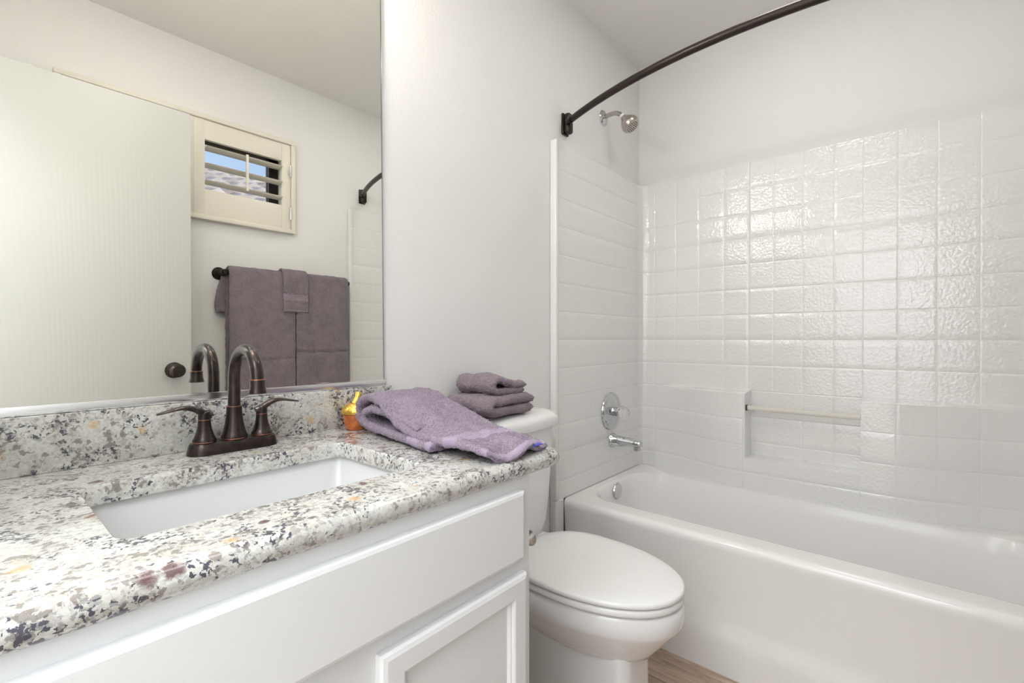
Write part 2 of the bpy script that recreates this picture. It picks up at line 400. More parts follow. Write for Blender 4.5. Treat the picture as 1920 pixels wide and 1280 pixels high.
# ------------------------------------------------------------ VANITY CABINET
CX, CY = .703, -.548
vc = thing('vanity_cabinet', (.28, -.27, 0), 'white painted vanity cabinet under the granite countertop', 'cabinet')
t_ = .018
obj('cabinet_body', merge(box(CX - t_, CX, CY + .02, -.014, 0, ZC - .0352), box(XD + .004, XD + .004 + t_, CY + .02, -.014, 0, ZC - .0352),
     box(XD + .03, CX - t_, -.03, -.014, .1, ZC - .0352), box(XD + .022, CX - t_, CY + .02, -.03, .1, .118),
     box(XD + .004, CX - .0, CY + .06, CY + .075, 0, .1)), 'white_wood', vc)
obj('face_frame', merge(box(XD + .004, CX, CY, CY + .02, .775, ZC - .0352), box(XD + .05, .27, CY, CY + .02, .60, .70), box(.39, CX - .045, CY, CY + .02, .60, .70), box(XD + .05, .27, CY, CY + .02, .10, .15), box(.39, CX - .045, CY, CY + .02, .10, .15),
     box(XD + .004, XD + .05, CY, CY + .02, .10, .775), box(CX - .045, CX, CY, CY + .02, .10, .775), box(.27, .39, CY, CY + .02, .10, .775)), 'white_wood', vc)
def bev_slab(x0, x1, z0, z1, y0, th, b):
    return loft([[Vector((x0 + d, y, z0 + d)), Vector((x1 - d, y, z0 + d)), Vector((x1 - d, y, z1 - d)), Vector((x0 + d, y, z1 - d))] for d, y in ((0, y0), (0, y0 - th + b * .9), (b * .35, y0 - th + b * .35), (b * 1.3, y0 - th))])
obj('drawer_front', bev_slab(XD + .03, CX - .031, .679, .804, CY, .016, .005), 'white_wood', vc, ang=.3)
for (a, b) in ((XD + .03, .285), (.367, CX - .022)):
    dz0, dz1, sw = .125, .652, .040
    y0 = CY; th = .016
    ring_o = lambda d, y: [Vector((a + d, y, dz0 + d)), Vector((b - d, y, dz0 + d)), Vector((b - d, y, dz1 - d)), Vector((a + d, y, dz1 - d))]
    door = loft([ring_o(0, y0), ring_o(0, y0 - th + .006), ring_o(.003, y0 - th + .002), ring_o(.009, y0 - th), ring_o(sw - .004, y0 - th), ring_o(sw - .001, y0 - th + .002), ring_o(sw + .001, y0 - th + .005), ring_o(sw + .004, y0 - th + .006), ring_o(sw + .008, y0 - th + .011)])
    obj('cabinet_door', door, 'white_wood', vc, ang=.3)

# toilet-paper holder on the cabinet side
th_ = thing('toilet_paper_holder', (CX, -.50, .69), 'brushed nickel holder post peeking out beside the vanity above the toilet seat', 'paper holder')
obj('holder_post', lathe([(.0, 0), (.018, 0), (.018, .006), (.010, .010), (.008, .022), (.013, .027), (.0155, .034), (.013, .041), (0, .045)], (CX, -.523, .686), (1, 0, 0), 24), 'nickel', th_)

# ------------------------------------------------------------ FAUCET
FX, FY, FZ = .357, -.066, ZC
fa = thing('bathroom_faucet', (FX, FY, FZ), 'oil-rubbed bronze two-handle gooseneck faucet behind the sink', 'faucet')
def stadium(hx, hy, z, n=12):
    out = []
    for cx, a0 in ((hx - hy, -90), (-(hx - hy), 90)):
        for j in range(n + 1):
            a = math.radians(a0 + 180 * j / n); out.append(Vector((FX + cx + hy * math.cos(a), FY + hy * math.sin(a), z)))
    return out
obj('base_plate', loft([stadium(.082, .0275, FZ), stadium(.082, .0275, FZ + .003), stadium(.0785, .0245, FZ + .018), stadium(.077, .023, FZ + .021), stadium(.075, .021, FZ + .022)]), 'bronze', fa)
zb = FZ + .022
def bell(x, r0, r1, h, nm):
    prof = [(r0 * .98, 0), (r0, .002), (r0 * .99, .006)]
    for i in range(1, 13):
        t = i / 12; prof.append((r1 + (r0 * .96 - r1) * (1 - t) ** 2.0, .006 + (h - .006) * t))
    b = obj(nm, lathe(prof, (x, FY, zb), n=36), 'bronze', fa)
    obj('copper_ring', lathe([(r0 * .99, .0008), (r0 * 1.010, .0012), (r0 * 1.010, .0022), (r0 * .99, .0026)], (x, FY, zb), n=36), 'copper', b)
    obj('copper_ring', lathe([(r1 * .8, h - .0005), (r1 * 1.05, h), (r1 * 1.05, h + .0013), (r1 * .8, h + .0017)], (x, FY, zb), n=36), 'copper', b)
    return b
bell(FX, .0235, .0138, .064, 'spout_base')
zt = 1.0035; rr = .0575
path = [(FX, FY, zb + .05), (FX, FY, .96), (FX, FY, .985)]
for a in range(0, 181, 9):
    t = math.radians(a); path.append((FX, FY - rr + rr * math.cos(t), zt + rr * math.sin(t)))
path.append((FX, FY - 2 * rr, zt - .006))
obj('gooseneck_spout', tube(path, .0112, 24), 'bronze', fa)
tip = obj('spout_tip', lathe([(.0115, .010), (.0132, .009), (.0128, .004), (.0135, -.006), (.0155, -.013), (.0158, -.016), (.012, -.0162), (.0, -.015)], (FX, FY - 2 * rr, zt - .006), n=32), 'bronze', fa)
obj('copper_ring', lathe([(.0130, .0105), (.0138, .0100), (.0138, .0085), (.0130, .008)], (FX, FY - 2 * rr, zt - .006), n=32), 'copper', tip)
for s in (-1, 1):
    hx = FX + s * .0525
    b = bell(hx, .0200, .0108, .043, 'handle_base')
    z = zb + .045
    lv = catmull([(hx - s * .010, FY, z + .004), (hx, FY, z + .010), (hx + s * .016, FY, z + .020), (hx + s * .036, FY, z + .0245), (hx + s * .058, FY - .001, z + .021), (hx + s * .076, FY - .002, z + .017)], 6)
    nn = len(lv)
    wd = [.0085 + .0 * i for i in range(nn)]
    for i in range(nn):
        t = i / (nn - 1); wd[i] = (.0100 if t < .3 else .0100) * (1 - .15 * t) if t < .85 else .0085 * (1 - ((t - .85) / .17) ** 2) + .001
    rings = []
    for i, p in enumerate(lv):
        t = i / (nn - 1); tg = (lv[min(i + 1, nn - 1)] - lv[max(i - 1, 0)]).normalized(); sd = Vector((0, 1, 0)); up = sd.cross(tg) * 1
        thk = .0075 * (1 - t) ** 1.3 + .0018
        rings.append([p + sd * wd[i] * math.cos(q) + up * thk * math.sin(q) for q in [2 * PI * j / 18 for j in range(18)]])
    obj('lever_handle', merge(loft(rings), lathe([(.0105, -.002), (.0105, .008), (.0100, .013), (.006, .0165), (0, .0175)], (hx, FY, z), n=28)), 'bronze', fa)

# ------------------------------------------------------------ LIDDED POT
px, py = .632, -.062
pt = thing('lidded_pot', (px, py, ZC), 'small orange glazed pot with a gold lid in the counter corner beside the towel', 'pot')
obj('pot_body', lathe([(.0, 0), (.021, 0), (.024, .002), (.028, .012), (.0305, .026), (.0315, .038), (.029, .039), (.0, .039)], (px, py, ZC), n=40), 'terracotta', pt)
ld = obj('gold_lid', lathe([(.029, .039), (.0335, .0395), (.0350, .044), (.0335, .051), (.028, .058), (.019, .0635), (.010, .0655), (0, .066)], (px, py, ZC), n=40), 'brass', pt)
obj('lid_handle', tube([(px - .002, py, ZC + .062), (px + .001, py, ZC + .069), (px + .004, py, ZC + .077), (px + .006, py, ZC + .087), (px + .0065, py, ZC + .091)], [.0125, .0095, .0078, .0078, .006], 16), 'brass', ld)

# ------------------------------------------------------------ TOWELS
def slab(path, wdir, width, thick, per=10, nw=40, per_mat=None, fluff=.0012, wave=None, wfun=None, cap_r=None, tfun=None):
    """thick cloth swept along a path; closed surface with rounded sides and ends"""
    pts = catmull(path, per); n_ = len(pts); W = Vector(wdir).normalized(); rings = []
    d = [0]
    for i in range(1, n_): d.append(d[-1] + (pts[i] - pts[i - 1]).length)
    tot = d[-1]; info = []
    ringp = []
    ks = 5
    for j in range(nw + 1): ringp.append((-1 + 2 * j / nw, 1, 0))
    for j in range(1, ks): a = PI / 2 - PI * j / ks; ringp.append((1, math.sin(a), math.cos(a)))
    for j in range(nw + 1): ringp.append((1 - 2 * j / nw, -1, 0))
    for j in range(1, ks): a = -PI / 2 - PI * j / ks; ringp.append((-1, math.sin(a), math.cos(a)))
    for i, p in enumerate(pts):
        t = (pts[min(i + 1, n_ - 1)] - pts[max(i - 1, 0)]).normalized(); nrm = W.cross(t).normalized(); u = d[i] / tot
        th = thick * (tfun(u) if tfun else 1); e = min(d[i], tot - d[i]); er = th / 2
        if e < er: th = th * max(.25, math.sqrt(max(0, 1 - (1 - e / er) ** 2)))
        wd = width * (wfun(u) if wfun else 1); hw = wd / 2 - th / 2
        ring = []
        for (a, s, c) in ringp:
            q = p + W * (a * hw + c * th / 2) + nrm * (s * th / 2)
            if wave: q = q + wave(u, a, s, nrm, W)
            if fluff:
                nn = noise.noise(q * 260) * fluff + noise.noise(q * 45) * fluff * 1.2
                q = q + nrm * (s * nn) + W * (c * nn)
            ring.append(q)
        rings.append(ring); info.append(u)
    vf = loft(rings); fm = []
    nr = len(ringp)
    for i in range(n_ - 1):
        mi = per_mat((info[i] + info[i + 1]) / 2) if per_mat else 0
        fm += [mi] * nr
    fm += [0, 0]
    return vf, fm
def join_slabs(*sl):
    vf = merge(*[s[0] for s in sl]); fm = []
    for s in sl: fm += s[1]
    return vf, fm

# hand towel heaped on the counter
def wv_top(u, a, s, nrm, W):
    z = .006 * math.sin(a * 2.2 + u * 5 + .6) * smooth(.25, .5, u) + .007 * math.sin(a * 5.0 + u * 3 - 2.2) * smooth(.8, 1, u)
    z -= .030 * smooth(-.25, -1, a) * smooth(.34, .5, u) * smooth(.9, .6, u) + .012 * smooth(.2, 1, a) * smooth(.55, .8, u)
    return Vector((0, 0, z)) + W * (.005 * math.sin(u * 8) - .006 * u) + Vector((0, -.018 * (1 - abs(a)) * smooth(.8, 1, u), 0))
bandf = lambda r: (lambda u: 1 if any(a <= u <= b for a, b in r) else 0)
X = .690
s1 = slab([(X + .016, -.165, ZC + .018), (X + .014, -.118, ZC + .019), (X + .012, -.090, ZC + .038), (X + .012, -.094, ZC + .068), (X + .012, -.135, ZC + .084), (X + .010, -.20, ZC + .079), (X + .008, -.27, ZC + .063), (X + .002, -.34, ZC + .046), (X - .002, -.41, ZC + .032), (X - .006, -.475, ZC + .023), (X - .008, -.542, ZC + .015)],
          (1, .02, 0), .184, .020, per=26, nw=100, fluff=.0030, wave=wv_top, per_mat=bandf([(.795, .850), (.972, 1.01)]), tfun=lambda u: 1 - .3 * smooth(.75, 1, u))
s2 = slab([(X - .004, -.335, ZC + .034), (X + .000, -.265, ZC + .048), (X + .004, -.195, ZC + .058), (X + .004, -.140, ZC + .057), (X + .004, -.116, ZC + .038), (X + .002, -.140, ZC + .021), (X - .004, -.21, ZC + .016), (X - .012, -.29, ZC + .014), (X - .020, -.35, ZC + .013), (X - .028, -.405, ZC + .012)],
          (1, .02, 0), .170, .019, per=20, nw=90, fluff=.0028, per_mat=bandf([(.83, .90), (.965, 1.01)]))
s3 = slab([(X + .022, -.16, ZC + .040), (X + .022, -.25, ZC + .034), (X + .022, -.36, ZC + .020), (X + .020, -.44, ZC + .013), (X + .020, -.535, ZC + .0105)],
          (1, .02, 0), .105, .012, per=20, nw=60, fluff=.0018, per_mat=bandf([(.78, .86), (.95, 1.01)]))
vf, fm = join_slabs(s1, s2, s3)
ht = thing('hand_towel', (X, -.3, ZC), 'lavender terry hand towel heaped on the granite countertop beside the sink', 'towel', None)
obj('terry_cloth', vf, 'lavender', ht, ang=1.2, mats=['lavender_band'], fm=fm)
b_ = obj('blue_sticker', box(X + .016, X + .044, -.558, -.520, ZC + .0172, ZC + .0182), 'blue', ht)
b_['label'] = 'bright blue sticker inside the fold'

# two folded towels stacked on the toilet tank
TZ = .858
def wv_f(k, amp):
    return lambda u, a, s, nrm, W: Vector((0, 0, amp * math.sin(a * k + u * 4))) + nrm * (amp * .6 * math.sin(a * 3 + u * 9))
ft = thing('folded_bath_towel', (1.06, -.1, TZ), 'mauve terry towel folded thick on the toilet tank, bottom of the stack', 'towel')
a_, b_x = .955, 1.150
vf, fm = slab([(b_x + .008, -.105, TZ + .0140), (1.09, -.105, TZ + .0145), (1.02, -.105, TZ + .0145), (.985, -.105, TZ + .016), (.972, -.105, TZ + .029), (.985, -.105, TZ + .042), (1.03, -.105, TZ + .0425), (1.09, -.105, TZ + .0425), (b_x + .016, -.105, TZ + .040)],
              (0, 1, 0), .190, .0290, per=16, nw=90, fluff=.0030, wave=wv_f(3, .0012), per_mat=lambda u: 0)
obj('terry_cloth', vf, 'mauve', ft, ang=1.2)
ft2 = thing('folded_hand_towel', (1.06, -.1, TZ + .058), 'small mauve terry towel folded on top of the stack on the toilet tank', 'towel')
z2 = TZ + .0575
vf, fm = slab([(1.142, -.10, z2 + .008), (1.09, -.10, z2 + .010), (1.04, -.10, z2 + .010), (1.017, -.10, z2 + .014), (1.006, -.10, z2 + .028), (1.014, -.10, z2 + .044), (1.038, -.10, z2 + .050), (1.070, -.10, z2 + .036), (1.105, -.10, z2 + .026), (1.152, -.10, z2 + .025)],
              (0, 1, 0), .160, .0215, per=16, nw=80, fluff=.0028, wave=wv_f(4, .0022), per_mat=bandf([(.62, .68)]))
obj('terry_cloth', vf, 'mauve', ft2, ang=1.2, mats=['mauve_band'], fm=fm)

# towel bar on the window wall with its towels (seen in the mirror)
BZ, BY = 1.405, YC + .078
tb = thing('towel_bar', (1.16, YC, BZ), 'dark bronze towel bar on the window wall, reflected in the mirror', 'towel bar')
obj('bar', tube([(.822, BY, BZ), (1.478, BY, BZ)], .009, 16), 'bronze_dark', tb)
for x in (.828, 1.472):
    obj('bar_post', lathe([(0, 0), (.030, 0), (.031, .004), (.026, .009), (.016, .014), (.011, .02), (.010, .06), (.014, .066), (.0145, .088), (.010, .094), (0, .095)], (x, YC, BZ), (0, 1, 0), 28), 'bronze_dark', tb)
def hang(name, label, x0, x1, zf, zb_, th, gap, amp, bz=0, bands=None, m='mauve_dark', wave=None):
    xc = (x0 + x1) / 2; w_ = x1 - x0; r = gap
    pts = [(xc, BY - r, zb_)]
    nseg = 5
    for i in range(1, nseg): pts.append((xc, BY - r, zb_ + (BZ - .01 - zb_) * i / nseg))
    for a in (180, 135, 90, 45, 0):
        t = math.radians(a); pts.append((xc, BY + r * math.cos(t), BZ + r * math.sin(t)))
    for i in range(1, 9): pts.append((xc, BY + r, BZ - (BZ - zf) * i / 8))
    def wv(u, a, s, nrm, W):
        hgt = smooth(.5, .62, u) if u > .5 else smooth(.5, .38, u)
        k = amp * hgt; g = lambda x, c, w: math.exp(-((x - c) / w) ** 2)
        front = s > 0 and u > .52
        cr = -.006 * g(u, .80 - .012 * (x0 > 1.1), .006) - .004 * g(a, .42 + .15 * (u - .7), .045) * smooth(.55, .68, u) * smooth(.82, .78, u) - .004 * g(a, -.5 + .8 * (u - .6), .05) * smooth(.6, .7, u)
        return Vector((0, (k * (math.sin(a * 4.1 + 1.3 * math.sin(u * 6)) + .5 * math.sin(a * 9 + u * 4)) + (cr if amp > .003 else 0)) if front else 0, 0))
    vf, fm = slab(pts, (1, 0, 0), w_, th, per=14, nw=90, fluff=.0022, wave=wave or wv, per_mat=bands)
    t = thing(name, (xc, BY, BZ), label, 'towel')
    if x0 < .9: vf, fm = join_slabs((vf, fm), slab([(.842, BY - .040, 1.21), (.838, BY - .046, 1.25), (.846, BY - .040, 1.32), (.862, BY - .030, 1.39)], (1, 0, 0), .075, .030, per=10, nw=30, fluff=.002))
    obj('terry_cloth', vf, m, t, ang=1.2, mats=[m + '_band'], fm=fm)
    return t
hang('bath_towel', 'dusty mauve bath towel hanging nearest the door on the towel bar', .840, 1.161, .70, .80, .020, .024, .004)
hang('bath_towel', 'dusty mauve bath towel hanging nearest the tub on the towel bar', 1.1635, 1.466, .72, .80, .020, .024, .004)
hang('washcloth', 'small mauve washcloth with a woven band draped over both bath towels', 1.090, 1.222, 1.225, 1.30, .011, .042, .0015, bands=lambda u: 1 if (.78 < u < .86 or u > .975) else 0)

# ------------------------------------------------------------ TOILET
TX = 1.150
to = thing('toilet', (TX, -.35, 0), 'white two-piece toilet with closed lid between the vanity and the tub', 'toilet')
def egg(yb, yf, w, z, bw=.62, n=56, wy=.42, ex=2.3):
    """egg outline: flat-ish back at yb, pointed front at yf, half width w"""
    pts = []; yc = yb + (yf - yb) * wy
    for j in range(n):
        a = 2 * PI * j / n; c, s = math.cos(a), math.sin(a)
        if c >= 0:   # front
            x = abs(s) ** (2 / 2.05) * w; y = yc + (yf - yc) * abs(c) ** (2 / 2.05)
        else:
            x = abs(s) ** (2 / ex) * w; y = yc + (yb - yc) * abs(c) ** (2 / ex)
            x *= 1 - (1 - bw) * 0.35 * abs(c) ** 2
        pts.append(Vector((TX + math.copysign(x, s), y, z)))
    return pts
# bowl
ped = [rrect(TX - w_, TX + w_, yf, -.22, (.02, .02, .035, .035), z, 8) for w_, yf, z in ((.094, -.566, 0), (.092, -.566, .012), (.082, -.561, .03), (.080, -.560, .12), (.078, -.560, .21), (.078, -.560, .285))]
obj('pedestal', loft(ped), 'ceramic', to, ang=1.0)
rg = [egg(-.24, -.566, .086, .258, ex=3), egg(-.20, -.588, .106, .266, ex=3), egg(-.17, -.603, .124, .285, ex=2.8), egg(-.14, -.634, .149, .322, ex=2.6), egg(-.12, -.656, .166, .350, ex=2.6), egg(-.115, -.662, .1705, .358, ex=2.6), egg(-.11, -.668, .1745, .368, ex=2.6),
      egg(-.11, -.670, .176, .385, ex=2.6), egg(-.11, -.670, .175, .404, ex=2.6), egg(-.11, -.665, .171, .413, ex=2.6), egg(-.12, -.650, .160, .416, ex=2.6)]
obj('bowl', loft(rg), 'ceramic', to, ang=1.0)
trap = catmull([(TX, -.36, .27), (TX, -.29, .17), (TX, -.22, .13), (TX, -.16, .20), (TX, -.12, .27), (TX, -.085, .22), (TX, -.075, .08), (TX, -.075, .0)], 6)
obj('trapway', merge(tube(trap, .072, 24), loft([rrect(TX - .10, TX + .10, -.30, -.05, .04, 0), rrect(TX - .10, TX + .10, -.30, -.05, .04, .03), rrect(TX - .075, TX + .075, -.29, -.06, .04, .05)])), 'ceramic', to, ang=1.0)
obj('tank_shelf', loft([rrect(TX - .12, TX + .12, -.24, -.035, .04, .33), rrect(TX - .155, TX + .155, -.25, -.03, .04, .37), rrect(TX - .16, TX + .16, -.25, -.028, .04, .412), rrect(TX - .15, TX + .15, -.24, -.03, .04, .418)]), 'ceramic', to, ang=1.0)
# tank
def tring(hw, yf, z, bow=.022, r=.05):
    pts = rrect(TX - hw, TX + hw, yf, -.026, (.012, .012, r, r), z, 8)
    # densify the front edge and bow it outward
    out = []
    for i, p in enumerate(pts):
        out.append(p); q = pts[(i + 1) % len(pts)]
        if i == 26:
            for kk in range(1, 12): out.append(p.lerp(q, kk / 12))
    for p in out:
        t = (p.x - TX) / hw
        if p.y < -.10: p.y -= bow * (1 - t * t)
    return out
obj('tank', loft([tring(.112, -.150, .419), tring(.128, -.160, .435), tring(.145, -.168, .49), tring(.153, -.178, .62), tring(.162, -.184, .797)]), 'ceramic', to, ang=1.0)
obj('tank_lid', loft([tring(.165, -.190, .7975), tring(.171, -.197, .800), tring(.173, -.199, .806), tring(.173, -.199, .822), tring(.170, -.196, .831), tring(.161, -.186, .841), tring(.14, -.165, .850), tring(.08, -.13, .855, 0, .03)]), 'ceramic', to, ang=.9)
def cushion(yb, yf, w, z0, z1, e, ex=3.0, dome=0):
    o_ = []
    for d, z in ((e, z0), (e * .3, z0 + e * .4), (0, z0 + e), (0, z1 - e), (e * .3, z1 - e * .3), (e, z1)): o_.append(egg(yb - d, yf + d, w - d, z, ex=ex, n=72))
    if dome: o_ += [egg(yb - .03, yf + .03, w - .03, z1 + dome * .6, ex=ex, n=72), egg(yb - .09, yf + .10, w - .09, z1 + dome, ex=ex, n=72)]
    return loft(o_)
obj('seat', cushion(-.195, -.668, .177, .4195, .437, .005), 'seat', to, ang=.9)
obj('seat_lid', cushion(-.185, -.670, .180, .4395, .4555, .006, dome=.004), 'seat', to, ang=.9)
for hx_ in (TX - .075, TX + .075): obj('seat_hinge', box(hx_ - .025, hx_ + .025, -.20, -.165, .419, .450, .006), 'seat', to)
lvr = obj('flush_lever', merge(lathe([(0, 0), (.014, 0), (.014, .006), (.007, .009), (.007, .02), (0, .022)], (TX - .11, -.202, .745), (0, -1, 0), 20), tube([(TX - .115, -.219, .745), (TX - .08, -.220, .742), (TX - .045, -.221, .736)], [.006, .0055, .007], 12)), 'chrome', to)

# ------------------------------------------------------------ BATHTUB
tub = thing('bathtub', (1.93, -.76, 0), 'white alcove bathtub beneath the tiled surround', 'bathtub')
YA, YE = -.027, -1.497
def outl(x0, x1, y0, y1, r, z, k=10, m_=14):
    """rounded rectangle with densified sides"""
    base = rrect(x0, x1, y0, y1, r, z, k); out = []; nn = len(base)
    for i, p in enumerate(base):
        out.append(p)
        if i % (k + 1) == k:
            q = base[(i + 1) % nn]
            for j in range(1, m_): out.append(p.lerp(q, j / m_))
    return out
ir = []
IX0, IX1, IY0, IY1 = 1.665, 2.1845, -1.455, -.064
def inner_r(d, z, r): return outl(IX0 + d, IX1 - max(0, d - .012) * .8, IY0 + d * 1.5, IY1 - d, r, z)
TR = .440
rings = [inner_r(-.004, TR, (.16, .12, .12, .16))]
for d, z, r in ((.004, TR - .001, .16), (.012, TR - .008, .155), (.018, TR - .022, .15), (.024, TR - .06, .15), (.040, .26, .15), (.055, .17, .14), (.08, .125, .14), (.12, .104, .13), (.17, .10, .10)):
    rings.append(inner_r(d, z, (r, r * .8, r * .8, r)))
# outer rim and apron
oring = lambda d, z: outl(1.575 + d, 2.300, YE, YA, (.004, .006, .006, .004), z)
outer = [oring(.0, .0), oring(.0, .10), oring(.001, .125), oring(.006, .145), oring(.011, .168), oring(.013, .19), oring(.010, .30), oring(.004, .385), oring(.0005, .408), oring(.0, .420), oring(.003, .430), oring(.010, .4375), oring(.018, .4395), oring(.028, TR)]
allr = outer + rings
obj('tub_shell', loft(allr, False, True), 'acrylic', tub, ang=.9)
op = obj('overflow_plate', lathe([(0, 0), (.034, 0), (.0365, .004), (.034, .009), (.025, .0115), (0, .0125)], (1.908, -.086, .403), (0, -1, .06), 36), 'chrome', tub)
obj('screw', lathe([(0, 0), (.004, 0), (.004, .002), (0, .0025)], (1.913, -.0985, .403), (0, -1, .06), 12), 'nickel', op)
obj('tub_drain', lathe([(0, 0), (.03, 0), (.03, .004), (0, .006)], (1.93, -.30, .1005)), 'chrome', tub)

# ------------------------------------------------------------ TUB SURROUND
su = thing('tub_surround', (2.29, -.76, TR), 'white tile-pattern shower surround around the bathtub with a recessed soap niche', 'shower surround')
PX, PY0, PY1, SX = 2.289, -.025, -1.499, 1.526
rc = .035
ZT = 1.866
# plan path: end panel -> corner -> back panel -> corner -> end panel, by arc length
L1 = (PX - rc) - SX; Lc = rc * PI / 2; L2 = (PY0 - rc) - (PY1 + rc)
def plan(s):
    if s <= L1: return Vector((SX + s, PY0)), Vector((0, -1))
    s -= L1
    if s <= Lc:
        a = s / rc; return Vector((PX - rc + rc * math.sin(a), PY0 - rc + rc * math.cos(a))), Vector((-math.sin(a), -math.cos(a)))
    s -= Lc
    if s <= L2: return Vector((PX, PY0 - rc - s)), Vector((-1, 0))
    s -= L2
    if s <= Lc:
        a = s / rc; return Vector((PX - rc + rc * math.cos(a), PY1 + rc - rc * math.sin(a))), Vector((-math.cos(a), math.sin(a)))
    s -= Lc
    return Vector((PX - rc - s, PY1)), Vector((0, 1))
NY0, NY1, NZ = -.546, -.944, .570
def sy(y): return L1 + Lc + (PY0 - rc - y)
def bulge(y, z):
    b = .100 * smooth(-.14, -.50, y) * smooth(-1.42, -1.02, y)
    f = 1 - smooth(.846, .857, z)
    if NY1 - .0015 < y < NY0 + .0015 and z > NZ + .0015: b = 0
    return b * f
grz = [TR + .072 + .1132 * i for i in range(12)]
gy = [-.097, -.205, -.316, -.428, -.536, -.632, -.742, -.850, -.944, -1.050, -1.160, -1.270, -1.380]
seams = {3 + 1: .0026, 8: .0018}
gs = [(sy(y), .0018 if i == 4 else .0009) for i, y in enumerate(gy)]
ends = [SX + .06 + .108 * i - SX for i in range(6)]
gs += [(e, .0003) for e in ends] + [(2 * L1 + 2 * Lc + L2 - e, .0003) for e in ends]
gzd = [(z, .0011) for z in grz if z < ZT - .03]
def samples(a, b, step, grooves, extra):
    s = set()
    n = max(1, int((b - a) / step))
    for i in range(n + 1): s.add(a + (b - a) * i / n)
    gw = .0028
    s = {x for x in s if all(abs(x - g) > gw for g, _ in grooves) or x in (a, b)}
    for g, _ in grooves:
        if a < g < b:
            for o in (-1, -.5, 0, .5, 1): s.add(g + o * gw)
    for e in extra:
        if a <= e <= b: s.add(e)
    return sorted(x for x in s if a <= x <= b)
def gdepth(x, grooves):
    d = 0
    for g, dep in grooves:
        if abs(x - g) < .0028: d = max(d, dep * (.5 + .5 * math.cos(PI * (x - g) / .0028)))
    return d
zs = samples(TR + .0002, ZT, .03, gzd, [.846, .8485, .851, .8535, .857, NZ - .004, NZ, NZ + .0015, NZ + .0025])
sall = 2 * L1 + 2 * Lc + L2
def panel(s0, s1, nm):
    ss = samples(s0, s1, .018, gs, [sy(NY0) + o for o in (-.004, -.0016, -.0014, .003)] + [sy(NY1) + o for o in (.004, .0016, .0014, -.003)] + [sy(NY0), sy(NY1)])
    V = []
    for z in zs + [None, 'w']:
        for s in ss:
            p, nr = plan(s)
            zz = ZT if z in (None, 'w') else z
            y = p.y; b = bulge(y, zz) if abs(nr.x) > .999 else 0
            g = max(gdepth(s, gs), gdepth(zz, gzd)); ez = smooth(ZT - .012, ZT, zz) * .006
            off = b - g - ez
            if z == 'w': off = -.017
            q = p + nr * off; V.append(Vector((q.x, q.y, zz + (.002 if z is None else .003 if z == 'w' else 0))))
    n_ = len(ss); F = []
    for i in range(len(zs) + 1):
        for j in range(n_ - 1): F.append([i * n_ + j, i * n_ + j + 1, (i + 1) * n_ + j + 1, (i + 1) * n_ + j])
    return obj(nm, (V, F), 'surround', su, ang=.75)
panel(0, L1 + Lc * .5, 'end_panel')
panel(L1 + Lc * .5, L1 + Lc * 1.5 + L2, 'back_panel')
panel(L1 + Lc * 1.5 + L2, sall, 'end_panel')
for (ya, yb) in ((-.0315, -.0005), (YC + .0005, YC + .0315)):
    obj('edge_flange', merge(box(1.519, 1.540, ya, yb, TR + .0015, ZT + .002, .004, 3), box(1.519, 1.5747, ya, yb, .0, TR + .002, .004, 3)), 'surround', su)
br = obj('grab_bar', tube([(2.216, NY0 - .001, .785), (2.216, NY1 + .001, .785)], .0115, 20), 'clear', su); br['label'] = 'clear plastic bar across the niche'
obj('bar_socket', lathe([(.0118, 0), (.0135, 0), (.0135, .004), (.0118, .004)], (2.216, NY0 + .0005, .785), (0, -1, 0), 20), 'bronze_dark', su)

# ------------------------------------------------------------ SHOWER FITTINGS
PYW = PY0
va = thing('shower_valve', (1.965, PYW, .748), 'chrome shower valve with round plate and clear knob above the tub spout', 'shower valve')
obj('valve_plate', lathe([(0, 0), (.083, 0), (.087, .003), (.085, .007), (.078, .008), (.070, .0055), (.062, .010), (.040, .0145), (.032, .016), (0, .016)], (1.965, PYW - .0, .748), (0, -1, 0), 56), 'chrome', va)
obj('valve_stem', lathe([(.021, 0), (.021, .028), (.018, .032), (0, .032)], (1.965, PYW - .013, .748), (0, -1, 0), 28), 'chrome', va)
kv = []
for r, h in ((.012, 0), (.020, .004), (.027, .014), (.029, .026), (.026, .036), (.018, .043), (.0, .045)):
    kv.append([Vector((1.965 + (r * (1 + .06 * math.cos(8 * a))) * math.cos(a), PYW - .043 - h, .748 + (r * (1 + .06 * math.cos(8 * a))) * math.sin(a))) for a in [2 * PI * j / 48 for j in range(48)]])
obj('clear_knob', loft(kv), 'crystal', va)

sp = thing('tub_spout', (1.975, PYW, .612), 'chrome tub spout projecting from the wall below the shower valve', 'spout')
spr = []
for y, w_, t0, b0 in ((0, .031, .030, -.031), (.004, .033, .033, -.033), (.010, .031, .030, -.031), (.016, .026, .026, -.027), (.06, .024, .023, -.021), (.11, .0225, .019, -.017), (.138, .021, .016, -.016), (.146, .017, .012, -.013)):
    ring = []
    for j in range(32):
        a = 2 * PI * j / 32; c, s_ = math.cos(a), math.sin(a); c = math.copysign(abs(c) ** .8, c); s_ = math.copysign(abs(s_) ** .8, s_)
        ring.append(Vector((1.975 + w_ * c, PYW - y, .612 + (t0 * s_ if s_ > 0 else -b0 * s_))))
    spr.append(ring)
obj('spout_body', merge(loft(spr), lathe([(.015, 0), (.015, .022), (.0, .022)], (1.975, PYW - .126, .604), (0, 0, -1), 24)), 'chrome', sp, ang=.8)

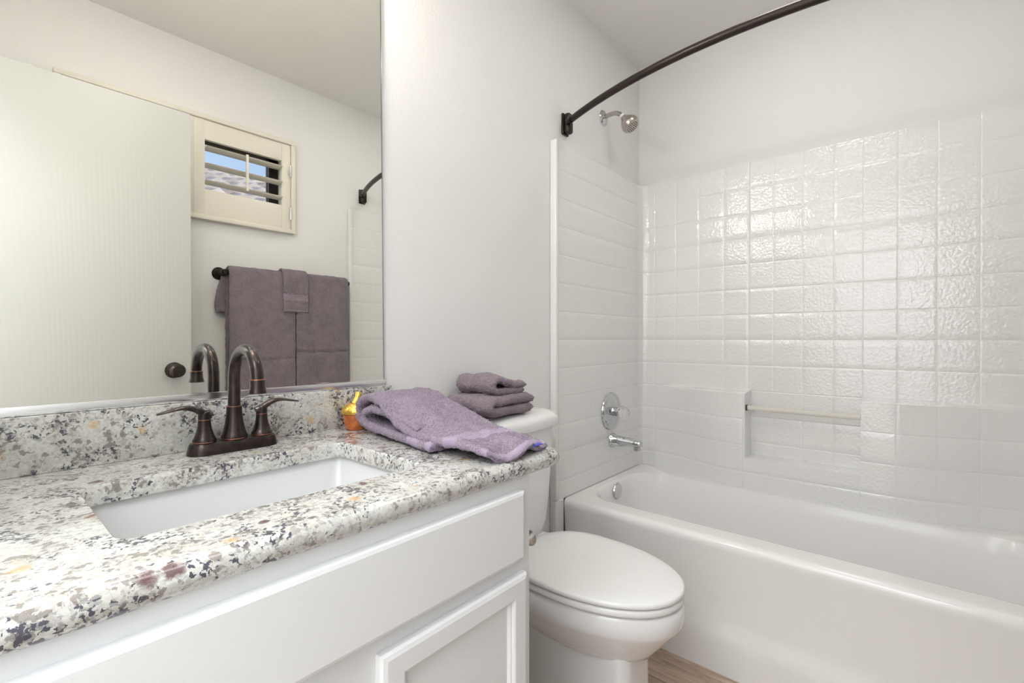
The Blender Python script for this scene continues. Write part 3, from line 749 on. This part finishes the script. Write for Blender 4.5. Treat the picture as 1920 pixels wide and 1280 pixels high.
sh_ = thing('wall_shower', (1.94, 0, 2.105), 'brushed metal shower head on a short curved arm high above the tub end', 'shower head')
SHX = 1.938
obj('wall_flange', lathe([(0, 0), (.033, 0), (.035, .002), (.030, .007), (.018, .011), (.012, .013), (0, .013)], (SHX, 0, 2.103), (0, -1, 0), 36), 'chrome', sh_)
arm = catmull([(SHX, -.002, 2.103), (SHX, -.03, 2.108), (SHX, -.058, 2.107), (SHX, -.080, 2.098), (SHX, -.097, 2.083)], 6)
obj('shower_arm', tube(arm, .0100, 18), 'shower', sh_)
dv = Vector((0, -.62, -.78)).normalized(); p0 = Vector((SHX, -.094, 2.086))
obj('thread_collar', lathe([(.0105, 0), (.0125, .001), (.0125, .014), (.0105, .015)], p0, dv, 20), 'white_plastic', sh_)
hdm = obj('spray_head', lathe([(.010, .012), (.014, .014), (.017, .022), (.030, .040), (.0385, .056), (.0400, .064), (.0385, .074), (.033, .082), (.030, .083), (0, .083)], p0, dv, 40), 'shower', sh_)
nz = []
fc = p0 + dv * .083; e1 = Vector((1, 0, 0)); e2 = dv.cross(e1)
for rr_, nn in ((.008, 6), (.016, 12), (.024, 18)):
    for j in range(nn):
        a = 2 * PI * j / nn; nz.append(lathe([(.0018, -.001), (.0015, .002), (0, .002)], fc + e1 * rr_ * math.cos(a) + e2 * rr_ * math.sin(a), dv, 6))
obj('spray_nozzles', merge(*nz), 'black', hdm)

# curved shower rod
RZ = 1.962
rod = thing('shower_curtain_rod', (1.61, -.76, RZ), 'dark bronze curved shower curtain rod spanning the tub alcove', 'shower rod')
pth = []
ya, yb = -.030, YC + .030; cy = (ya + yb) / 2; half = (ya - yb) / 2; sag = .165; Rr = (half ** 2 + sag ** 2) / (2 * sag)
for i in range(61):
    y = ya + (yb - ya) * i / 60; x = 1.607 - (math.sqrt(Rr * Rr - (y - cy) ** 2) - (Rr - sag)); pth.append((x, y, RZ))
obj('rod', tube(pth, .0128, 20), 'bronze_dark', rod)
for (y0, sg) in ((0, -1), (YC, 1)):
    yy = sorted((y0, y0 + sg * .010)); y2 = sorted((y0 + sg * .009, y0 + sg * .036))
    obj('wall_bracket', merge(box(1.598, 1.640, yy[0], yy[1], 1.917, 2.003, .003), box(1.601, 1.637, y2[0], y2[1], 1.919, 2.001, .010, 3), tube([(1.606, y0 + sg * .030, RZ), (1.590, y0 + sg * .055, RZ)], .0155, 18)), 'bronze_dark', rod)

# ------------------------------------------------------------ VANITY LIGHT (just above the frame, lights the room)
vl = thing('vanity_light', (.34, 0, 2.16), 'three-bulb vanity light on the wall above the mirror', 'light')
obj('back_plate', box(.04, .64, -.02, -.001, 2.125, 2.205, .006), 'bronze_dark', vl)
for x in (.10, .29, .48):
    a = obj('lamp_arm', tube(catmull([(x, -.02, 2.165), (x, -.07, 2.175), (x, -.105, 2.15), (x, -.11, 2.115)], 5), .008, 12), 'bronze_dark', vl)
    obj('lamp_socket', lathe([(.0, .02), (.022, .018), (.024, -.012), (.0, -.014)], (x, -.11, 2.10), n=20), 'bronze_dark', vl)
    obj('bulb', lathe([(.0, -.068), (.013, -.066), (.022, -.058), (.026, -.046), (.022, -.032), (.015, -.018), (.012, .004), (0, .005)], (x, -.12, 2.085), n=24), 'bulb', vl)
